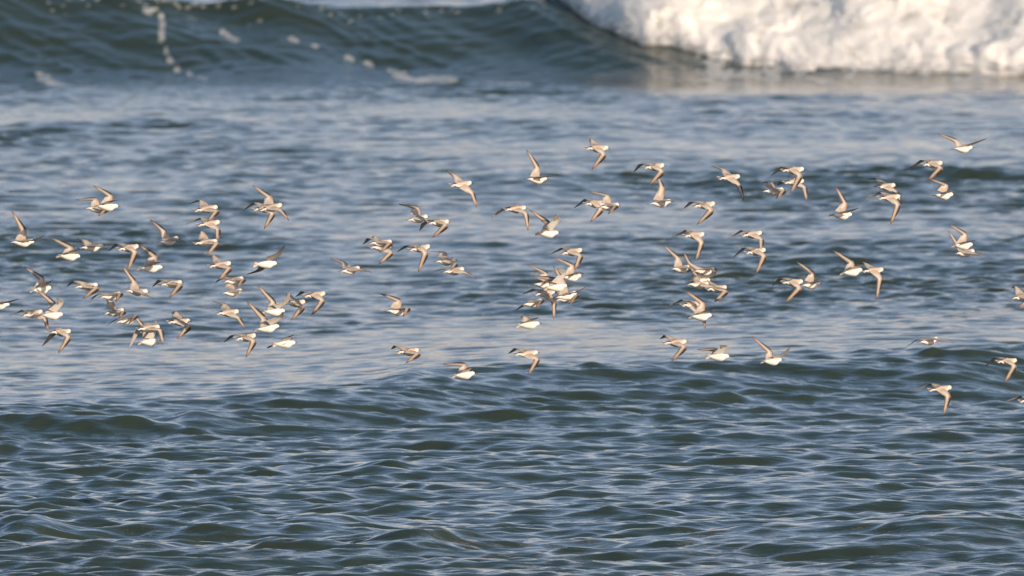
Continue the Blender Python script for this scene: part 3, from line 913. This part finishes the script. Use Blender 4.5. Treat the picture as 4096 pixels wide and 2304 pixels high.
 (3.033, 114.52, 1.895, 41.7, -0.5, -30, 3, -79, -13, -43, -175, -54, 42, -28, 77, -40, 18, 179, 'upper of two touching birds near the right edge, barred wing bent up'),
 (3.068, 115.4, 1.822, 42.3, 2.6, 0, 34, -86, -8, 36, -203, -22, 17, 70, 60, -13, 146, 152, 'lower of two touching birds near the right edge, near wing stretched level ahead'),
 (2.816, 115.08, 1.236, 42.3, 5.4, -5, 19, -87, 5, 56, -198, -31, -19, 78, 17, -67, 181, -31, 'lone bird low at right, wings drooping to both sides over pale water'),
 (3.445, 114.94, 1.534, 35.8, 1.0, 15, 14, -86, -1, -96, -87, -54, 27, 83, 37, 48, 191, 7, 'tail and wings of a bird cut off by the right edge at mid height'),
 (3.341, 115.02, 1.1, 42.3, -1.6, 28, 16, -87, -1, -49, -97, -113, -2, 78, -22, -28, 143, -122, 'lowest whole bird nearest the right edge, brown wing hanging, pale wing trailing'),
 (2.896, 115.1, 0.911, 32.1, 2.0, 28, 33, -85, -16, -17, -132, -131, -6, 81, -9, -119, 135, -89, 'lowest complete bird at right, long thin near wing straight down'),
 (3.498, 114.96, 0.838, 36.7, 1.0, 28, 13, -86, -4, -48, -154, -85, 10, 81, -18, -92, 147, -91, 'lowest bird at the right edge, cut off, only far wing and tail seen'),
 (-3.043, 115.14, 1.294, 42.0, -2.0, 22, 24, -86, -12, -41, -84, -124, 6, 56, -49, -20, 113, -154, 'lowest bird at far left, dark near wing hooked down, pale far wing hanging beside it'),
 (-2.426, 114.1, 1.353, 35.5, 1.5, 22, 53, -83, 16, 16, -178, -47, -30, 48, -42, -87, 55, -173, 'upper bird of the crossed pair at lower left, both wings hanging, grey one long'),
 (-2.442, 115.18, 1.226, 42.3, 1.6, -45, 42, -93, 45, -31, -182, 41, 9, -37, 103, -49, -55, 225, 'white bird beneath the crossed pair at lower left, both wings raised'),
 (-2.241, 115.06, 1.366, 35.8, -0.5, 28, 41, -87, 0, -54, -103, -78, 48, 81, 14, 65, 181, -41, 'bird with brown near wing hooked down, right of the crossed pair at lower left'),
 (-2.596, 115.22, 1.371, 35.5, 9.1, -10, 38, -87, 6, -70, -114, -32, -12, 80, 25, -46, 193, 2, 'bird left of the crossed pair at lower left, banded wing drooping over its head'),
]


PARTS = [("body", build_body()), ("beak", build_beak()), ("tail", build_tail()), ("eye", build_eye(-1)), ("eye", build_eye(1))]


def place_bird(row):
    nums, label = row[:-1], row[-1]
    x, y, z, yaw, climb, bank = nums[:6]
    a, f, r = (math.radians(t) for t in (yaw, climb, bank))
    h = np.array([math.cos(a) * math.cos(f), math.sin(a) * math.cos(f), math.sin(f)])
    r0 = np.array([math.sin(a), -math.cos(a), 0.0])
    u0 = np.cross(r0, h)
    rt = r0 * math.cos(r) - u0 * math.sin(r)
    up = u0 * math.cos(r) + r0 * math.sin(r)
    M = np.stack([h, -rt, up], 1)
    root = bpy.data.objects.new("shorebird", None)
    root.empty_display_size = 0.05
    COL.objects.link(root)
    root.location = (x, y, z)
    root.rotation_euler = Matrix(M.tolist()).to_euler()
    root["label"] = label
    root["category"] = "bird"
    root["group"] = "small shorebirds flying in a flock low over the sea"
    for name, me in PARTS:
        link(name, me, None, root)
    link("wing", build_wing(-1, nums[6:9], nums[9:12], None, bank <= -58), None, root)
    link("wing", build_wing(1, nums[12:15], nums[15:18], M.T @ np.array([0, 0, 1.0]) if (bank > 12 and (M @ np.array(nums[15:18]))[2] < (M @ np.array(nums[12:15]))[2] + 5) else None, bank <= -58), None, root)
    return root


for row in FLOCK:
    place_bird(row)
